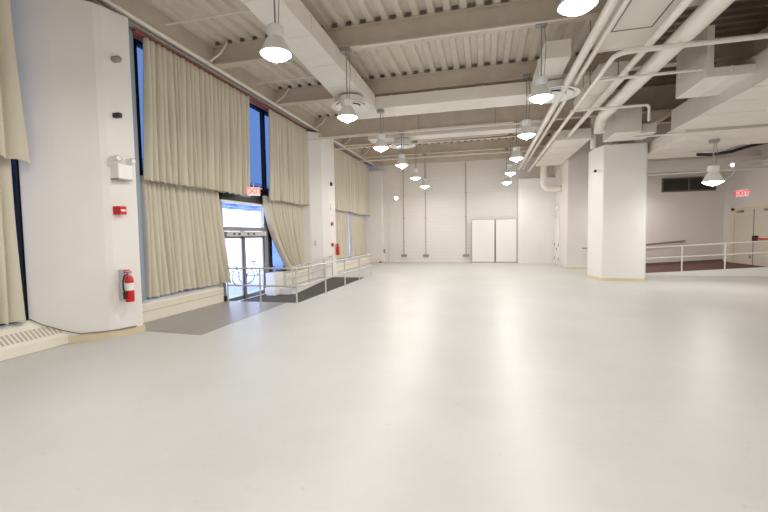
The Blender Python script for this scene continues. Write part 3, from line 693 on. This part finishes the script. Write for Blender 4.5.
MB().tube([(4.25, 19.3, .93), (5.2, 19.3, .96)], .03, 8).build('rail', M['galv'], t, smooth=True)
MB().tube([(4.6, 19.3, .94), (4.6, 19.4, .9)], .012, 6).build('rail_bracket', M['steel'], t)

# ------------------------------------------------------------------ right doors, vent window
d = MB(); d.box(9.86, 9.91, 19.20, 19.42, .28, 2.52); d.box(9.86, 9.91, 16.50, 19.42, 2.42, 2.52); d.box(9.86, 9.91, 16.50, 16.72, .28, 2.52)
dr = struct(d.build('door_2', M['frame_cream']), 'cream double doors with a cream frame at the top of the carpeted ramp', 'door')
l1 = MB().box(9.87, 9.90, 18.02, 19.19, .30, 2.42).build('leaf', M['door_cream'], dr)
l2 = MB().box(9.87, 9.90, 16.73, 17.97, .30, 2.42).build('leaf', M['door_cream'], dr)
MB().box(9.875, 9.895, 17.97, 18.02, .30, 2.42).build('meeting_gap', M['seam'], dr)
MB().box(9.80, 9.87, 16.85, 17.85, 1.27, 1.33).build('panic_bar', M['red'], l2); MB().box(9.79, 9.87, 17.72, 17.93, 1.18, 1.42).build('latch_case', M['black'], l2)
MB().box(9.80, 9.87, 18.6, 18.95, 2.32, 2.40).build('door_closer', M['galv'], l1); MB().box(9.80, 9.87, 17.0, 17.35, 2.32, 2.40).build('door_closer', M['galv'], l2)
MB().box(9.83, 9.87, 18.1, 18.16, .55, .66).build('floor_bolt', M['galv'], l1)
f = MB(); f.box(7.55, 9.56, 19.94, 20.0, 3.32, 3.38); f.box(7.55, 9.56, 19.94, 20.0, 3.86, 3.92); f.box(7.55, 7.60, 19.94, 20, 3.38, 3.86); f.box(9.51, 9.56, 19.94, 20, 3.38, 3.86); f.box(8.54, 8.60, 19.94, 20, 3.38, 3.86)
w = struct(f.build('window_6', M['seam']), 'high dark two-part window strip above the carpeted ramp', 'window')
MB().box(7.58, 9.53, 19.965, 19.975, 3.36, 3.88).build('pane', M['vent_dark'], w)
# small double door on the side of the wall projection
d = MB(); d.box(3.61, 3.66, 21.2, 21.25, 0, 2.35); d.box(3.61, 3.66, 22.5, 22.55, 0, 2.35); d.box(3.61, 3.66, 21.2, 22.55, 2.3, 2.35)
dr = struct(d.build('door_3', M['duct']), 'narrow white door in the recess between wall enclosure and projection', 'door')
l = MB().box(3.62, 3.65, 21.25, 22.5, .02, 2.3).build('leaf', M['wall'], dr)
for y in (21.29, 22.40):
    for z in (.25, .95): MB().box(3.59, 3.62, y, y + .06, z, z + .14).build('hinge', M['galv'], l)
MB().box(3.58, 3.62, 21.8, 21.86, .75, .85).build('knob', M['galv'], l)
tag(MB().box(3.58, 3.65, 21.5, 22.0, 2.75, 2.98).build('wall_sign_plate', M['duct'], bevel=.006), 'small blank plate high above the narrow recess door', 'plate')

# ------------------------------------------------------------------ far wall items
for (x0, x1, lb) in [(-.63, .60, 'left one of two tall white panels leaning on the far wall'), (.68, 1.78, 'right one of two tall white panels leaning on the far wall')]:
    t = thing('display_panel', lb, 'panel', ((x0 + x1) / 2, 23.3, 0), 'white panels at the far wall')
    MB().box(x0, x1, 23.28, 23.36, .04, 2.42).build('board', M['panel'], t, bevel=.006)
    f = MB(); f.box(x0 - .02, x0, 23.27, 23.37, 0, 2.44); f.box(x1, x1 + .03, 23.27, 23.37, 0, 2.44); f.box(x0, x1, 23.27, 23.37, 2.42, 2.44); f.box(x0, x1, 23.27, 23.37, 0, .04)
    f.build('edge_frame', M['galv'], t)
for x, lb in ((-4.62, 'left'), (-3.30, 'middle'), (-.97, 'right')):
    t = thing('wall_conduit', '%s one of three vertical conduits with outlet box on the far wall' % lb, 'conduit', (x, 23.55, 0), 'conduits on the far wall')
    MB().tube([(x, 23.555, .42), (x, 23.555, 5.75)], .022, 8).build('conduit', M['duct_dark'], t)
    MB().box(x - .17, x + .17, 23.52, 23.6, .32, .46).build('outlet_box', M['galv'], t, bevel=.006)
    for z in (1.2, 2.6, 4.0): MB().box(x - .05, x + .05, 23.54, 23.6, z, z + .03).build('strap', M['galv'], t)
tag(MB().tube([(-5.5, 23.55, .01), (-5.5, 23.55, 5.7)], .02, 6).build('drain_pipe', M['duct']), 'thin vertical pipe beside the corner pilaster', 'pipe')
t = thing('spot_lamp', 'single bright round spot lamp glowing on the far wall', 'lamp', (-4.98, 23.3, 3.8))
MB().lathe([(.001, 0), (.07, 0), (.10, -.16), (.10, -.18)], (-4.98, 23.4, 3.8), 16, 'y').build('lamp_head', M['white'], t, smooth=True)
MB().lathe([(.001, -.181), (.095, -.181)], (-4.98, 23.4, 3.8), 16, 'y').build('lens', M['spot'], t)
MB().tube([(-4.98, 23.38, 3.8), (-4.98, 23.59, 3.8)], .02, 6).build('mount', M['white'], t)
L = bpy.data.lights.new('spot_lamp_light', 'SPOT'); L.energy = 90; L.spot_size = math.radians(110); L.spot_blend = .6; L.color = (1, .82, .74); L.shadow_soft_size = .1
lo = bpy.data.objects.new('spot_lamp_light', L); C.objects.link(lo); lo.location = (-4.98, 23.18, 3.8); lo.rotation_euler = (math.radians(62), 0, math.radians(180))
tag(MB().box(2.5, 2.95, 22.585, 22.6, .62, 1.05).build('access_hatch', M['wall'], bevel=.006), 'square flush hatch low in the white wall enclosure', 'hatch')
tag(MB().box(-6.0, -5.9, 22.9, 23.04, 0, .1).build('floor_box', M['redpipe'], bevel=.01), 'tiny reddish box on the floor at the corner pilaster', 'box')
tag(MB().box(-5.78, -5.70, 23.1, 23.25, .55, .8).build('outlet_plate', M['galv']), 'small grey outlet on the side of the corner pilaster', 'outlet')
tag(MB().box(3.70, 3.76, 15.15, 15.27, 3.70, 3.78).build('sensor_box', M['black']), 'tiny dark sensor high on the chamfer of the white column', 'sensor')

# ------------------------------------------------------------------ outside
def st(o, lb): return struct(o, lb, 'exterior')
st(MB().box(-40, XL - .12, -10, 50, -.42, -.22).build('ground_outside', M['concrete_out']), 'bright paving outside the street door')
f = MB().box(-22.5, -22, -10, 50, -.22, 7)
fo = st(f.build('exterior_building', M['facade']), 'pale building across the street seen through the door')
g = MB()
for k in range(12): g.box(-21.99, -21.95, -6 + 4.6 * k, -3 + 4.6 * k, 3.4, 5.4)
g.build('window_glass', M['facade_glass'], fo)
s = MB().box(-12, XL - .35, 8.5, 30, 3.15, 3.35)
for k in range(10): s.box(-12, XL - .35, 9.5 + 1.5 * k, 9.62 + 1.5 * k, 3.0, 3.15)
for k in range(4): s.box(-8.2 - 1.2 * k, -8.1 - 1.2 * k, 8.5, 30, 3.02, 3.15)
so = st(s.build('exterior_canopy', M['soffit_out']), 'blue shaded canopy over the street door')
tag(MB().box(-7.75, -7.55, 13.05, 13.3, -.22, 3.15).build('street_post', M['bluedark']), 'dark blue post just outside the street door', 'post')
def bicycle(loc, ang, label):
    t = thing('bicycle', label, 'bicycle', loc, 'bicycles parked outside'); t.rotation_euler = (0, 0, ang)
    def P(name, mb, m):
        me = mb; o = me.build(name, M[m], None, smooth=True); o.parent = t
    for x in (-.52, .52):
        P('wheel', MB().tube([(x + .33 * math.cos(a * PI / 12), 0, .34 + .33 * math.sin(a * PI / 12)) for a in range(25)], .018, 6), 'rubber')
    fr = MB()
    for a, c in [((-.52, .34), (-.05, .30)), ((-.52, .34), (-.18, .78)), ((-.05, .30), (-.18, .88)), ((-.05, .30), (.38, .75)), ((-.18, .78), (.36, .82)), ((.36, .9), (.52, .34))]:
        fr.tube([(a[0], 0, a[1]), (c[0], 0, c[1])], .018, 6)
    P('frame', fr, 'bike')
    P('handlebar', MB().tube([(.30, -.25, .98), (.36, -.1, .95), (.36, .1, .95), (.30, .25, .98)], .014, 6), 'bike')
    P('saddle', MB().box(-.30, -.08, -.06, .06, .88, .93), 'rubber')
    return t
bicycle((-9.4, 13.2, -.22), 1.2, 'blue bicycle parked outside, seen through the left door glass')
bicycle((-9.0, 14.7, -.22), 1.0, 'blue bicycle parked outside, seen through the right door glass')

# ------------------------------------------------------------------ world, camera
w = bpy.data.worlds.new('World'); sc.world = w; w.use_nodes = True
bg = w.node_tree.nodes['Background']; bg.inputs['Color'].default_value = (.80, .88, 1, 1); bg.inputs['Strength'].default_value = 7

f, yaw, pitch, roll = 400, .244, .0547, -.0163
fw = Vector((-math.sin(yaw) * math.cos(pitch), math.cos(yaw) * math.cos(pitch), -math.sin(pitch)))
r0 = Vector((math.cos(yaw), math.sin(yaw), 0)); u0 = r0.cross(fw)
r = r0 * math.cos(roll) + u0 * math.sin(roll); u = u0 * math.cos(roll) - r0 * math.sin(roll)
cd = bpy.data.cameras.new('camera'); cam = bpy.data.objects.new('camera', cd); C.objects.link(cam)
cam.matrix_world = Matrix(((r.x, u.x, -fw.x, 0), (r.y, u.y, -fw.y, 0), (r.z, u.z, -fw.z, 1.7), (0, 0, 0, 1)))
cd.sensor_width = 36; cd.sensor_fit = 'HORIZONTAL'; cd.lens = f / 768 * 36; cd.clip_start = .05; cd.clip_end = 200
sc.camera = cam
sc.view_settings.view_transform = 'Standard'; sc.view_settings.look = 'None'; sc.view_settings.exposure = 0
sc.cycles.use_denoising = True
sc.cycles.max_bounces = 10; sc.cycles.diffuse_bounces = 6; sc.cycles.sample_clamp_indirect = 8
